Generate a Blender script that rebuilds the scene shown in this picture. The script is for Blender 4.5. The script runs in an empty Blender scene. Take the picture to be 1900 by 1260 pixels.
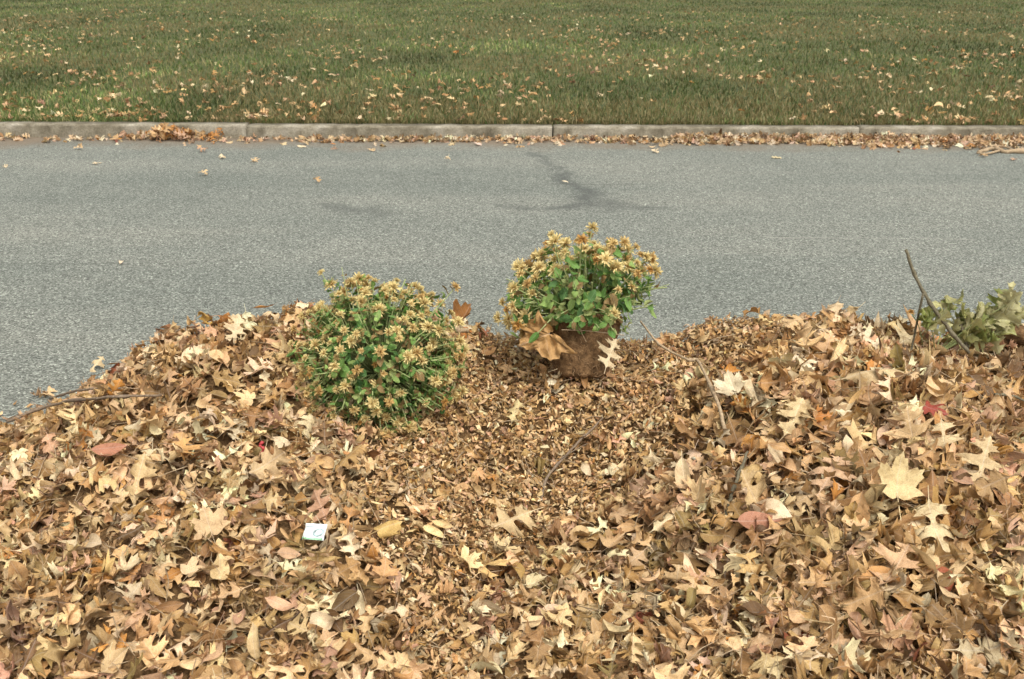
import bpy, math, random
import numpy as np
from mathutils import Vector, Matrix, Quaternion

# ------------------------------------------------------------------ camera, sky, sun, exposure
S = bpy.context.scene
COL = S.collection
rad = math.radians
CAM_H = 1.6
PITCH = 20.6
FOC = 35.0
cam_d = bpy.data.cameras.new('camera'); cam = bpy.data.objects.new('camera', cam_d); COL.objects.link(cam)
cam_d.sensor_width = 36.0; cam_d.lens = FOC; cam_d.clip_start = 0.05; cam_d.clip_end = 2000
cam.location = (0, 0, CAM_H)
CAM_R = Matrix.Rotation(rad(90 - PITCH), 3, 'X') @ Matrix.Rotation(rad(0.22), 3, 'Z')
cam.rotation_euler = CAM_R.to_euler()
cam_d.dof.use_dof = True; cam_d.dof.focus_distance = 3.1; cam_d.dof.aperture_fstop = 9.0
S.camera = cam
S.render.resolution_x = 1024; S.render.resolution_y = 679

SUN_EL, SUN_AZ = 58, 155            # azimuth clockwise from +Y: behind the camera, from the right
w = bpy.data.worlds.new('World'); S.world = w; w.use_nodes = True
nt = w.node_tree; nt.nodes.clear()
sky = nt.nodes.new('ShaderNodeTexSky'); sky.sky_type = 'NISHITA'; sky.sun_disc = False
sky.sun_elevation = rad(SUN_EL); sky.sun_rotation = rad(SUN_AZ)
sky.air_density = 1.0; sky.dust_density = 4.0; sky.ozone_density = 1.0
hs = nt.nodes.new('ShaderNodeHueSaturation'); hs.inputs['Saturation'].default_value = 0.10   # an overcast sky is nearly white
bg = nt.nodes.new('ShaderNodeBackground'); bg.inputs['Strength'].default_value = 0.125
out = nt.nodes.new('ShaderNodeOutputWorld')
nt.links.new(sky.outputs[0], hs.inputs['Color']); wm = nt.nodes.new('ShaderNodeMix'); wm.data_type = 'RGBA'; wm.blend_type = 'MULTIPLY'; wm.inputs[0].default_value = 1.0; wm.inputs[7].default_value = (1.0, 1.0, 0.94, 1)
nt.links.new(hs.outputs[0], wm.inputs[6]); nt.links.new(wm.outputs[2], bg.inputs[0]); nt.links.new(bg.outputs[0], out.inputs[0])
sl = bpy.data.lights.new('sun', 'SUN'); sl.energy = 1.3; sl.angle = rad(22); sl.color = (1.0, 0.93, 0.80)
so = bpy.data.objects.new('sun', sl); COL.objects.link(so)
sd = Vector((math.sin(rad(SUN_AZ)) * math.cos(rad(SUN_EL)), math.cos(rad(SUN_AZ)) * math.cos(rad(SUN_EL)), math.sin(rad(SUN_EL))))
so.rotation_euler = (-sd).to_track_quat('-Z', 'Y').to_euler(); so.location = sd * 20
S.view_settings.view_transform = 'Standard'; S.view_settings.look = 'None'
S.view_settings.gamma = 1.0; S.view_settings.use_curve_mapping = False
S.view_settings.exposure = 1.0

rng = np.random.default_rng(11); random.seed(11)
FPX = 1900 * FOC / 36.0

# ------------------------------------------------------------------ helpers
def ray(px, py):
    d = CAM_R @ Vector(((px - 950) / FPX, -(py - 630) / FPX, -1.0))
    return d.normalized()
def at(px, py, Y):
    "point on the sight line of a photo pixel at distance Y down the street"
    d = ray(px, py); return Vector((0, 0, CAM_H)) + d * (Y / d.y)
def ground(px, py, z=0.0):
    d = ray(px, py); return Vector((0, 0, CAM_H)) + d * ((z - CAM_H) / d.z)
def project(P):
    "world points (N,3) -> photo pixels"
    M = np.array(CAM_R.transposed()); q = (P - np.array([0, 0, CAM_H])) @ M.T
    return 950 + FPX * q[:, 0] / -q[:, 2], 630 - FPX * q[:, 1] / -q[:, 2], -q[:, 2]

def mesh_np(name, V, F, mat=None, smooth=True, attrs=None):
    me = bpy.data.meshes.new(name)
    V = np.asarray(V, np.float32); F = np.asarray(F, np.int32); k = F.shape[1]
    me.vertices.add(len(V)); me.vertices.foreach_set('co', V.ravel())
    me.loops.add(F.size); me.loops.foreach_set('vertex_index', F.ravel())
    me.polygons.add(len(F))
    me.polygons.foreach_set('loop_start', np.arange(0, F.size, k, dtype=np.int32))
    me.polygons.foreach_set('loop_total', np.full(len(F), k, np.int32))
    if smooth: me.polygons.foreach_set('use_smooth', np.ones(len(F), bool))
    for an, (ty, arr) in (attrs or {}).items():
        a = me.attributes.new(an, ty, 'POINT')
        a.data.foreach_set({'FLOAT_COLOR': 'color', 'FLOAT_VECTOR': 'vector', 'FLOAT': 'value'}[ty], np.asarray(arr, np.float32).ravel())
    me.update(calc_edges=True)
    if mat: me.materials.append(mat)
    return me
def link(name, me, parent=None, loc=None):
    o = bpy.data.objects.new(name, me); COL.objects.link(o)
    if parent: o.parent = parent
    if loc is not None: o.location = loc
    return o
def tag(o, label=None, cat=None, group=None, kind=None):
    if label: o['label'] = label
    if cat: o['category'] = cat
    if group: o['group'] = group
    if kind: o['kind'] = kind
    return o
def empty(name, loc, label, cat, group=None):
    o = bpy.data.objects.new(name, None); COL.objects.link(o); o.location = loc; o.empty_display_size = 0.1
    return tag(o, label, cat, group)

def vnoise(x, y, seed=0):
    "smooth value noise, vectorised"
    x = np.asarray(x, float); y = np.asarray(y, float)
    xi = np.floor(x).astype(np.int64); yi = np.floor(y).astype(np.int64); fx = x - xi; fy = y - yi
    fx = fx * fx * (3 - 2 * fx); fy = fy * fy * (3 - 2 * fy)
    def h(a, b):
        n = (a * 374761393 + b * 668265263 + seed * 982451653) & 0x7fffffff
        n = ((n ^ (n >> 13)) * 1274126177) & 0x7fffffff
        return (n % 100003) / 100003.0
    return (h(xi, yi) * (1 - fx) + h(xi + 1, yi) * fx) * (1 - fy) + (h(xi, yi + 1) * (1 - fx) + h(xi + 1, yi + 1) * fx) * fy - 0.5

def tube(pts, rads, sides=7, wob=0.0):
    P = np.array([tuple(p) for p in pts], float); n = len(P)
    T = np.gradient(P, axis=0); T /= np.linalg.norm(T, axis=1)[:, None] + 1e-9
    ref = np.array([0.31, 0.2, 0.93]) if abs(T[0, 2]) < .8 else np.array([1.0, 0.1, 0])
    V = []; 
    for i in range(n):
        a = np.cross(T[i], ref); a /= np.linalg.norm(a); b = np.cross(T[i], a)
        for k in range(sides):
            t = 2 * math.pi * k / sides
            r = rads[i] * (1 + wob * (random.random() - .5))
            V.append(P[i] + r * (math.cos(t) * a + math.sin(t) * b))
    F = []
    for i in range(n - 1):
        for k in range(sides):
            a0 = i * sides + k; a1 = i * sides + (k + 1) % sides
            F += [(a0, a1, a1 + sides), (a0, a1 + sides, a0 + sides)]
    V.append(P[0]); V.append(P[-1]); c0 = n * sides; c1 = c0 + 1
    for k in range(sides):
        F.append((c0, (k + 1) % sides, k)); F.append((c1, (n - 1) * sides + k, (n - 1) * sides + (k + 1) % sides))
    return np.array(V), np.array(F)
def curve_pts(ctrl, n):
    "Catmull-Rom through control points"
    C = [Vector(c) for c in ctrl]; C = [2 * C[0] - C[1]] + C + [2 * C[-1] - C[-2]]; out = []
    m = len(C) - 3
    for i in range(n):
        t = i / (n - 1) * m; s = min(int(t), m - 1); f = t - s
        a, b, c, d = C[s:s + 4]
        out.append(0.5 * (2 * b + (c - a) * f + (2 * a - 5 * b + 4 * c - d) * f * f + (3 * b - a - 3 * c + d) * f ** 3))
    return out
def merge(parts):
    V = []; F = []; o = 0
    for v, f in parts: V.append(v); F.append(np.asarray(f) + o); o += len(v)
    return np.concatenate(V), np.concatenate(F)

# ------------------------------------------------------------------ materials
def mat(name):
    m = bpy.data.materials.new(name); m.use_nodes = True; n = m.node_tree.nodes
    return m, n, m.node_tree.links, n['Principled BSDF'], n['Material Output']
def N(n, t, **kw):
    x = n.new(t)
    for k, v in kw.items(): setattr(x, k, v)
    return x
def noise(n, l, scale, detail=4, rough=.55, vec=None, dist=0):
    x = n.new('ShaderNodeTexNoise'); x.inputs['Scale'].default_value = scale; x.inputs['Detail'].default_value = detail
    x.inputs['Roughness'].default_value = rough; x.inputs['Distortion'].default_value = dist
    if vec is not None: l.new(vec, x.inputs['Vector'])
    return x.outputs['Fac']
def ramp(n, l, src, stops):
    r = n.new('ShaderNodeValToRGB'); e = r.color_ramp.elements
    while len(e) < len(stops): e.new(.5)
    for i, (p, c) in enumerate(stops): e[i].position = p; e[i].color = (*c, 1) if len(c) == 3 else c
    l.new(src, r.inputs[0]); return r.outputs[0]
def g(v): return (v, v, v)
def mixc(n, l, a, b, f, mode='MIX'):
    m = n.new('ShaderNodeMix'); m.data_type = 'RGBA'; m.blend_type = mode
    for s, i in ((f, 0), (a, 6), (b, 7)):
        if hasattr(s, 'links'): l.new(s, m.inputs[i])
        elif i == 0: m.inputs[0].default_value = s
        else: m.inputs[i].default_value = (*s, 1)
    return m.outputs[2]
def math_(n, l, op, a, b=0.0, c=None):
    m = n.new('ShaderNodeMath'); m.operation = op
    for i, s in enumerate((a, b, c)):
        if s is None: continue
        if hasattr(s, 'links'): l.new(s, m.inputs[i])
        else: m.inputs[i].default_value = s
    return m.outputs[0]
def bump(n, l, h, strength, dist, bs):
    b = n.new('ShaderNodeBump'); b.inputs['Strength'].default_value = strength; b.inputs['Distance'].default_value = dist
    l.new(h, b.inputs['Height']); l.new(b.outputs[0], bs.inputs['Normal'])

def leaf_material(name, rough=.62, transl=.22, vein=.28, spots=.55):
    m, n, l, bs, o = mat(name)
    a = N(n, 'ShaderNodeAttribute', attribute_name='col'); u = N(n, 'ShaderNodeAttribute', attribute_name='luv')
    sp = n.new('ShaderNodeSeparateXYZ'); l.new(u.outputs['Vector'], sp.inputs[0])
    au = math_(n, l, 'ABSOLUTE', sp.outputs[0])
    mid = ramp(n, l, au, [(0.0, g(1)), (0.022, g(0))])
    sv = math_(n, l, 'FRACT', math_(n, l, 'MULTIPLY_ADD', au, -5.2, math_(n, l, 'MULTIPLY', sp.outputs[1], 7.0)))
    side = ramp(n, l, sv, [(0.0, g(.55)), (0.09, g(0)), (.93, g(0)), (1, g(.55))])
    veins = math_(n, l, 'MULTIPLY', math_(n, l, 'MAXIMUM', mid, side), vein)
    tc = n.new('ShaderNodeTexCoord')
    big = noise(n, l, 30, 7, .7, tc.outputs['Object'])
    c1 = mixc(n, l, a.outputs['Color'], ramp(n, l, big, [(.28, (.5, .40, .30)), (.5, g(1.0)), (.72, (1.25, 1.25, 1.25))]), .85, 'MULTIPLY')
    fine = noise(n, l, 420, 3, .6, tc.outputs['Object'])
    c2 = mixc(n, l, c1, ramp(n, l, fine, [(.32, (.42, .33, .25)), (.5, g(1))]), spots, 'MULTIPLY')
    c3 = mixc(n, l, c2, mixc(n, l, c2, g(1.0), .35), veins)
    l.new(c3, bs.inputs['Base Color']); bs.inputs['Roughness'].default_value = rough
    bs.inputs['Specular IOR Level'].default_value = .3
    hh = math_(n, l, 'MULTIPLY_ADD', veins, -1.2, big)
    bump(n, l, hh, .5, .006, bs)
    t = n.new('ShaderNodeBsdfTranslucent'); l.new(c3, t.inputs[0])
    mx = n.new('ShaderNodeMixShader'); mx.inputs[0].default_value = transl
    l.new(bs.outputs[0], mx.inputs[1]); l.new(t.outputs[0], mx.inputs[2]); l.new(mx.outputs[0], o.inputs[0])
    return m
M_DRY = leaf_material('dry_leaf')
M_GREEN = leaf_material('green_leaf', rough=.5, transl=.25, vein=.3, spots=.2)
M_PETAL = leaf_material('petal', rough=.75, transl=.3, vein=0, spots=.3)

def simple(name, stops, scale, rough=.8, bs_str=.5, bdist=.01, detail=6, scale2=None):
    m, n, l, bs, o = mat(name)
    tc = n.new('ShaderNodeTexCoord'); f = noise(n, l, scale, detail, .65, tc.outputs['Object'])
    c = ramp(n, l, f, stops)
    if scale2:
        f2 = noise(n, l, scale2, 3, .6, tc.outputs['Object'])
        c = mixc(n, l, c, ramp(n, l, f2, [(.3, g(.55)), (.65, g(1.15))]), .8, 'MULTIPLY')
    l.new(c, bs.inputs['Base Color']); bs.inputs['Roughness'].default_value = rough
    bs.inputs['Specular IOR Level'].default_value = .25
    bump(n, l, f, bs_str, bdist, bs)
    return m
M_CORE = simple('leaf_mould', [(.3, (.05, .028, .012)), (.5, (.16, .092, .04)), (.7, (.28, .17, .08))], 90, .9, 1, .02)
M_TWIG = simple('twig_bark', [(.3, (.10, .07, .05)), (.55, (.19, .14, .10)), (.75, (.30, .24, .18))], 130, .8, .8, .002)
M_TWIGP = simple('pale_twig_bark', [(.3, (.20, .14, .09)), (.55, (.34, .25, .16)), (.75, (.46, .37, .26))], 110, .8, .8, .002)
M_GREYBARK = simple('grey_bark', [(.3, (.07, .06, .04)), (.55, (.14, .12, .08)), (.75, (.24, .21, .15))], 120, .85, .8, .003)
M_STEM = simple('green_stem', [(.3, (.16, .19, .07)), (.55, (.28, .32, .14)), (.75, (.42, .41, .23))], 60, .6, .3, .001)
M_SOIL = simple('root_soil', [(.3, (.055, .03, .014)), (.5, (.16, .09, .042)), (.72, (.30, .18, .09))], 45, .95, 1, .012, scale2=260)
M_ROOT = simple('fine_root', [(.3, (.16, .09, .045)), (.7, (.34, .22, .12))], 90, .9, .3, .001)
M_CONC = simple('concrete', [(.3, (.09, .075, .05)), (.5, (.21, .185, .14)), (.7, (.33, .30, .25))], 4.5, .9, .6, .01, 10, 60)
M_LAWN = simple('lawn_ground', [(.3, (.035, .04, .016)), (.5, (.075, .085, .03)), (.7, (.13, .125, .05))], 5, .95, 1, .05, 10, 40)
M_GROUND = simple('bare_ground', [(.3, (.05, .045, .03)), (.7, (.11, .095, .06))], 3, .95, .6, .02)

# ------------------------------------------------------------------ the pile's shape
_cx = [(-400, 860, 2.55), (-150, 830, 2.75), (0, 815, 2.9), (100, 750, 3.05), (180, 700, 3.15), (300, 635, 3.25), (400, 603, 3.3), (520, 596, 3.3), (620, 600, 3.3),
       (750, 605, 3.3), (850, 616, 3.32), (930, 646, 3.35), (1000, 648, 3.35), (1180, 644, 3.35), (1270, 630, 3.35), (1380, 594, 3.35), (1500, 584, 3.35),
       (1600, 608, 3.35), (1680, 636, 3.35), (1750, 660, 3.3), (1900, 652, 3.3), (2200, 640, 3.3), (2600, 700, 3.2)]
_p = [at(*c) for c in _cx]
CX = np.array([p.x for p in _p]); CZ = np.array([p.z for p in _p]); CY = np.array([c[2] for c in _cx])
def gauss(x, y, cx, cy, sx, sy): return np.exp(-((x - cx) / sx) ** 2 - ((y - cy) / sy) ** 2)
def H(x, y):
    x = np.asarray(x, float); y = np.asarray(y, float)
    zc = np.interp(x, CX, CZ); yc = np.interp(x, CX, CY)
    edge = np.clip((x + 3.0) / .7, 0, 1) * np.clip((3.4 - x) / .7, 0, 1)
    t = y - yc
    s = np.clip(-t / 2.3, 0, 1)
    front = zc * np.clip(1 - s, 0, 1) ** 1.05
    b = np.clip(t / .55, 0, 1); back = zc * (1 - b * b * (3 - 2 * b))
    h = np.where(t < 0, front, back)
    f = np.clip(-t / .35, 0, 1)
    h = h + f * (.15 * gauss(x, y, 1.12, 2.70, .50, .32) + .085 * gauss(x, y, -1.0, 2.72, .55, .38) + .06 * gauss(x, y, .95, 2.25, .6, .3)
                 - .115 * gauss(x, y, .16, 2.55, .36, .42) + .04 * gauss(x, y, -.42, 2.25, .25, .2) - .07 * gauss(x, y, -.43, 2.82, .26, .2) + .075 * gauss(x, y, .27, 3.06, .24, .13))
    env = np.clip(h / .12, 0, 1)
    h = h + env * (.07 * vnoise(x * 4.1, y * 4.1, 3) + .035 * vnoise(x * 9.3, y * 9.3, 5) + .02 * vnoise(x * 23, y * 23, 7))
    return h * edge
def Hn(x, y, e=.03):
    dx = (H(x + e, y) - H(x - e, y)) / (2 * e); dy = (H(x, y + e) - H(x, y - e)) / (2 * e)
    n = np.stack([-dx, -dy, np.ones_like(dx)], -1); return n / np.linalg.norm(n, axis=-1)[..., None]
def hit(px, py):
    "where the sight line of a photo pixel meets the pile or the road"
    d = ray(px, py); t = 1.2
    while t < 14:
        p = Vector((0, 0, CAM_H)) + d * t
        if p.z <= max(float(H(p.x, p.y)), 0.0): return p
        t += .004
    return p

# ------------------------------------------------------------------ setting
KERB_Y = ground(950, 259).y
def sheet(name, x0, x1, y0, y1, z, m, nx=1, ny=1):
    xs = np.linspace(x0, x1, nx + 1); ys = np.linspace(y0, y1, ny + 1)
    X, Y = np.meshgrid(xs, ys); V = np.stack([X, Y, np.full_like(X, z)], -1).reshape(-1, 3)
    i = np.arange(nx * ny); r = i // nx; c = i % nx; a = r * (nx + 1) + c
    F = np.stack([a, a + 1, a + nx + 2, a + nx + 1], 1)
    return tag(link(name, mesh_np(name, V, F, m)), kind='structure')
sheet('ground', -400, 400, -300, 900, -.06, M_GROUND)

def road_material():
    m, n, l, bs, o = mat('asphalt')
    tc = n.new('ShaderNodeTexCoord'); P = tc.outputs['Object']; sp = n.new('ShaderNodeSeparateXYZ'); l.new(P, sp.inputs[0])
    broad = noise(n, l, .7, 5, .6, P)
    mp = n.new('ShaderNodeMapping'); mp.inputs['Scale'].default_value = (.16, 1.1, 1); l.new(P, mp.inputs[0])
    track = noise(n, l, 1.0, 6, .65, mp.outputs[0])
    c = ramp(n, l, math_(n, l, 'MULTIPLY_ADD', track, .6, math_(n, l, 'MULTIPLY', broad, .4)), [(.36, (.128, .140, .126)), (.5, (.156, .165, .148)), (.64, (.188, .192, .170))])
    vo = n.new('ShaderNodeTexVoronoi'); vo.inputs['Scale'].default_value = 135; l.new(P, vo.inputs['Vector'])
    hsv = n.new('ShaderNodeSeparateColor'); l.new(vo.outputs['Color'], hsv.inputs[0])
    c = mixc(n, l, c, ramp(n, l, hsv.outputs[0], [(0, g(.3)), (.35, g(.75)), (.7, g(1.12)), (.93, g(1.6)), (1, g(2.6))]), .95, 'MULTIPLY')
    nf = noise(n, l, 240, 3, .75, P)
    c = mixc(n, l, c, ramp(n, l, nf, [(.3, g(.35)), (.5, g(1.0)), (.7, g(1.65))]), .85, 'MULTIPLY')
    # brown dirt washed to the far gutter
    d = math_(n, l, 'MULTIPLY_ADD', noise(n, l, 1.1, 6, .65, P), 1.5, math_(n, l, 'SUBTRACT', sp.outputs[1], KERB_Y + .1))
    c = mixc(n, l, c, (.165, .125, .09), ramp(n, l, d, [(-.1, g(0)), (.55, g(.85))]))
    # dark sealed stain
    st = N(n, 'ShaderNodeAttribute', attribute_name='stain')
    sn = math_(n, l, 'ADD', st.outputs['Fac'], math_(n, l, 'MULTIPLY_ADD', noise(n, l, 7, 8, .75, P), 1.5, -.78))
    c = mixc(n, l, c, (.055, .06, .058), ramp(n, l, sn, [(.1, g(0)), (.9, g(.78))]))
    # hairline cracks
    def crack(y0, x0, x1, wd, amp):
        wob = math_(n, l, 'MULTIPLY_ADD', noise(n, l, 4, 6, .7, P), amp, -amp / 2)
        dd = math_(n, l, 'ABSOLUTE', math_(n, l, 'SUBTRACT', math_(n, l, 'ADD', sp.outputs[1], wob), y0))
        k = math_(n, l, 'LESS_THAN', dd, math_(n, l, 'MULTIPLY', noise(n, l, 3, 3, .6, P), wd * 2))
        k = math_(n, l, 'MULTIPLY', k, math_(n, l, 'GREATER_THAN', sp.outputs[0], x0))
        return math_(n, l, 'MULTIPLY', k, math_(n, l, 'LESS_THAN', sp.outputs[0], x1))
    y1 = ground(600, 492).y
    c = mixc(n, l, c, (.05, .05, .047), math_(n, l, 'MULTIPLY', crack(y1, -3.5, .05, .005, .3), .5))
    y2 = ground(1600, 443).y
    c = mixc(n, l, c, (.34, .33, .3), math_(n, l, 'MULTIPLY', crack(y2, 1.6, 2.9, .006, .12), .4))
    y3 = ground(1100, 342).y
    c = mixc(n, l, c, (.07, .07, .065), math_(n, l, 'MULTIPLY', crack(y3, .25, .95, .014, .1), .5))
    l.new(c, bs.inputs['Base Color']); bs.inputs['Roughness'].default_value = .85; bs.inputs['Specular IOR Level'].default_value = .3
    bump(n, l, math_(n, l, 'ADD', hsv.outputs[0], nf), .55, .004, bs)
    return m
def build_road():
    xs = np.concatenate([np.linspace(-60, -6.2, 12), np.arange(-6, 6.01, .05), np.linspace(6.2, 60, 12)])
    ys = np.concatenate([np.linspace(1.7, 3.0, 6), np.arange(3.1, KERB_Y + .05, .045)]); ys[-1] = KERB_Y + .02
    X, Y = np.meshgrid(xs, ys); Z = np.zeros_like(X) + .002
    Z += .008 * vnoise(X * .9, Y * .9, 21)
    st = np.zeros_like(X); X0, Y0 = X, Y
    X = X + .14 * vnoise(X * 5, Y * 5, 71) + .07 * vnoise(X * 13, Y * 13, 72); Y = Y + .2 * vnoise(X0 * 4, Y * 4, 73) + .1 * vnoise(X0 * 12, Y * 12, 74)
    def seg(a, b, wa, wb, amt=1.0):
        nonlocal st
        A = ground(*a); B = ground(*b); dx, dy = B.x - A.x, B.y - A.y; L2 = dx * dx + dy * dy
        t = np.clip(((X - A.x) * dx + (Y - A.y) * dy) / L2, 0, 1)
        ws = wa + (wb - wa) * t
        d = np.hypot(X - A.x - t * dx, (Y - A.y - t * dy)) / ws
        st = np.maximum(st, amt * np.clip(1.15 - d * .55, 0, 1))
    seg((988, 285), (1040, 320), .05, .06, .7); seg((1040, 320), (1068, 350), .06, .085, .85); seg((1068, 350), (1110, 376), .085, .11, .9)
    seg((925, 377), (985, 390), .05, .07, .6); seg((985, 390), (1110, 384), .05, .10, .8); seg((1110, 382), (1225, 384), .12, .08, .62)
    seg((625, 384), (690, 396), .07, .09, .62)
    V = np.stack([X0, Y0, Z], -1).reshape(-1, 3); nx = len(xs) - 1; ny = len(ys) - 1
    i = np.arange(nx * ny); a = (i // nx) * (nx + 1) + i % nx
    F = np.stack([a, a + 1, a + nx + 2, a + nx + 1], 1)
    tag(link('road', mesh_np('road', V, F, road_material(), True, {'stain': ('FLOAT', st.ravel())})), kind='structure')
build_road()

def rounded_bar(L, D, Hh, r=.025):
    "kerb stone: length along x, rounded top front edge"
    prof = [(0, -.05), (0, Hh - r)] + [(r - r * math.cos(a), Hh - r + r * math.sin(a)) for a in np.linspace(.3, math.pi / 2, 5)] + [(D, Hh), (D, -.05)]
    k = len(prof); xs_ = np.linspace(0, L, 41); V = [(x, p[0] + random.uniform(-.003, .003) * (p[1] > 0), p[1] + random.uniform(-.004, .002) * (p[1] > 0)) for x in xs_ for p in prof]
    F = []
    for j in range(len(xs_) - 1):
        for i in range(k - 1): a = j * k + i; F += [(a, a + 1, a + k + 1), (a, a + k + 1, a + k)]
    e = (len(xs_) - 1) * k
    for i in range(1, k - 1): F += [(0, i + 1, i), (e, e + i, e + i + 1)]
    return np.array(V, float), np.array(F)
def kerb(name, y, flip=False):
    root = tag(empty(name, (0, y, 0), None, None), kind='structure')
    v, f = rounded_bar(2.985, .16, .13)
    if flip: v[:, 1] *= -1; f = f[:, ::-1]
    me = mesh_np('kerb_stone', v, f, M_CONC)
    for i in range(-6, 6): 
        o = link('kerb_stone', me, root, (i * 3.0 + .4, random.uniform(-.006, .006), random.uniform(-.006, .004)))
kerb('far_kerb', KERB_Y); kerb('near_kerb', 1.7, True)
sheet('near_verge', -60, 60, -40, 1.56, .10, M_LAWN)
sheet('lawn', -300, 300, KERB_Y + .14, 700, .115, M_LAWN)

# ------------------------------------------------------------------ leaf shapes: flat outlines with u across, v along
def half_leaf(pts, cols):
    "strip mesh between the midrib and a half outline, mirrored; returns verts (u,v), tris, luv"
    pts = np.array(pts, float); n = len(pts)
    m = np.maximum.accumulate(np.clip(pts[:, 0] - .30 * pts[:, 1], pts[0, 0], 1)); m[0] = pts[0, 0]; m[-1] = pts[-1, 0]
    V = []; idx = {}
    for i in range(n): idx[(i, 0)] = len(V); V.append((0, m[i]))
    for sgn in (1, -1):
        for i in range(n):
            for j, c in enumerate(cols): idx[(i, sgn * (j + 1))] = len(V); V.append((sgn * pts[i, 1] * c, m[i] + (pts[i, 0] - m[i]) * c))
    F = []
    for sgn in (1, -1):
        for i in range(n - 1):
            for j in range(len(cols)):
                a, b, c, d = idx[(i, sgn * j if j else 0)], idx[(i + 1, sgn * j if j else 0)], idx[(i + 1, sgn * (j + 1))], idx[(i, sgn * (j + 1))]
                F += [(a, d, c), (a, c, b)] if sgn > 0 else [(a, c, d), (a, b, c)]
    return np.array(V, float), np.array(F)
OAK_A = [(-.25, .007), (-.02, .008), (.04, .03), (.10, .10), (.13, .20), (.09, .31), (.17, .25), (.22, .34), (.245, .20), (.26, .10), (.30, .05), (.36, .04), (.41, .06), (.44, .14), (.455, .28), (.43, .40), (.51, .37), (.57, .52),
         (.59, .38), (.595, .25), (.60, .14), (.63, .07), (.68, .05), (.72, .08), (.75, .17), (.79, .32), (.81, .21), (.87, .25), (.85, .12), (.89, .06), (.94, .13), (.94, .05), (1.0, .0)]
OAK_B = [(-.2, .008), (0, .01), (.07, .07), (.12, .17), (.15, .29), (.20, .24), (.24, .30), (.27, .16), (.31, .085), (.36, .08), (.40, .16), (.43, .30), (.44, .43), (.50, .37), (.57, .46), (.58, .28), (.60, .15), (.65, .095), (.70, .13), (.74, .24), (.78, .36), (.81, .23), (.87, .22), (.87, .11), (.93, .08), (1.0, 0)]
OAK_C = [(-.24, .008), (0, .008), (.10, .04), (.18, .09), (.23, .20), (.22, .33), (.29, .25), (.32, .13), (.36, .06), (.44, .035), (.51, .05), (.56, .14), (.60, .30), (.66, .47), (.69, .33), (.77, .38), (.74, .20), (.75, .10), (.80, .05), (.86, .07), (.90, .20), (.93, .10), (.94, .04), (1.0, 0)]
ELL = [(-.18, .008), (0, .01), (.06, .08), (.15, .17), (.27, .245), (.40, .275), (.53, .26), (.66, .21), (.78, .145), (.88, .08), (.95, .03), (1, 0)]
OVA = [(-.1, .012), (0, .015), (.05, .14), (.12, .24), (.20, .27), (.27, .22), (.33, .30), (.42, .33), (.49, .25), (.56, .30), (.66, .29), (.74, .20), (.82, .19), (.92, .11), (1, 0)]
def maple(rings, seed=0, deep=1.0):
    r_ = random.Random(seed)
    half = [(0, 1.0), (7, .74), (13, .78), (19, .55), (27, .38), (34, .58), (37, .74), (42, .72), (47, .95), (53, .72), (60, .70), (66, .46), (75, .34), (84, .50), (93, .66), (103, .48), (118, .38), (140, .28), (165, .16), (178, .05)]
    half = [(a, r if a > 100 else r ** deep) for a, r in half]
    out = [(a, r) for a, r in half] + [(360 - a, r) for a, r in half[1:][::-1]]
    V = [(0, 0)]; n = len(out); F = []
    for q in rings:
        for a, r in out:
            rr = r * q * (1 + .06 * (r_.random() - .5)); V.append((rr * math.sin(rad(a)), rr * math.cos(rad(a))))
    for i in range(n):
        j = (i + 1) % n
        F.append((0, 1 + j, 1 + i))
        for k in range(len(rings) - 1):
            a, b, c, d = 1 + k * n + i, 1 + k * n + j, 1 + (k + 1) * n + j, 1 + (k + 1) * n + i
            F += [(a, b, c), (a, c, d)]
    b = len(V); V += [(-.012, -.02), (.012, -.02), (.012, -.75), (-.012, -.75)]; F += [(b, b + 1, b + 2), (b, b + 2, b + 3)]
    V = np.array(V, float); V[:, 1] = V[:, 1] * .62 + .38; V[:, 0] *= .62
    return V, np.array(F)
HI = (.35, .7, 1.0); LO = (.55, 1.0)
def shapes(cols, rings): return [half_leaf(OAK_A, cols), half_leaf(OAK_B, cols), half_leaf(OAK_C, cols), half_leaf(ELL, cols), maple(rings, 1)]
SH_HI = shapes(HI, (.3, .6, 1.0)) + [maple((.2, .4, .6, .8, 1.0), 3, .5)]; SH_LO = shapes(LO, (.5, 1.0)); SH_XLO = shapes((1.0,), (.55, 1.0))

PAL = np.array([(.49, .315, .155), (.61, .435, .25), (.71, .57, .385), (.275, .155, .068), (.15, .085, .04), (.29, .20, .08), (.51, .315, .205), (.30, .10, .055), (.46, .215, .06), (.38, .225, .09)])
def pick_cols(n, wts):
    i = rng.choice(len(PAL), n, p=np.array(wts) / np.sum(wts))
    c = PAL[i] * np.exp(rng.normal(0, .16, (n, 1))) * np.exp(rng.normal(0, .035, (n, 3)))
    return np.clip(c * np.array([1.02, 1.0, .95]), .01, .78)
W_BIG = [25, 28, 15, 11, 4, 2.5, 8, .22, 1.2, 13]
W_BIT = [28, 30, 9, 11, 5, 1.5, 5, .1, 1.2, 18]

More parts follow.
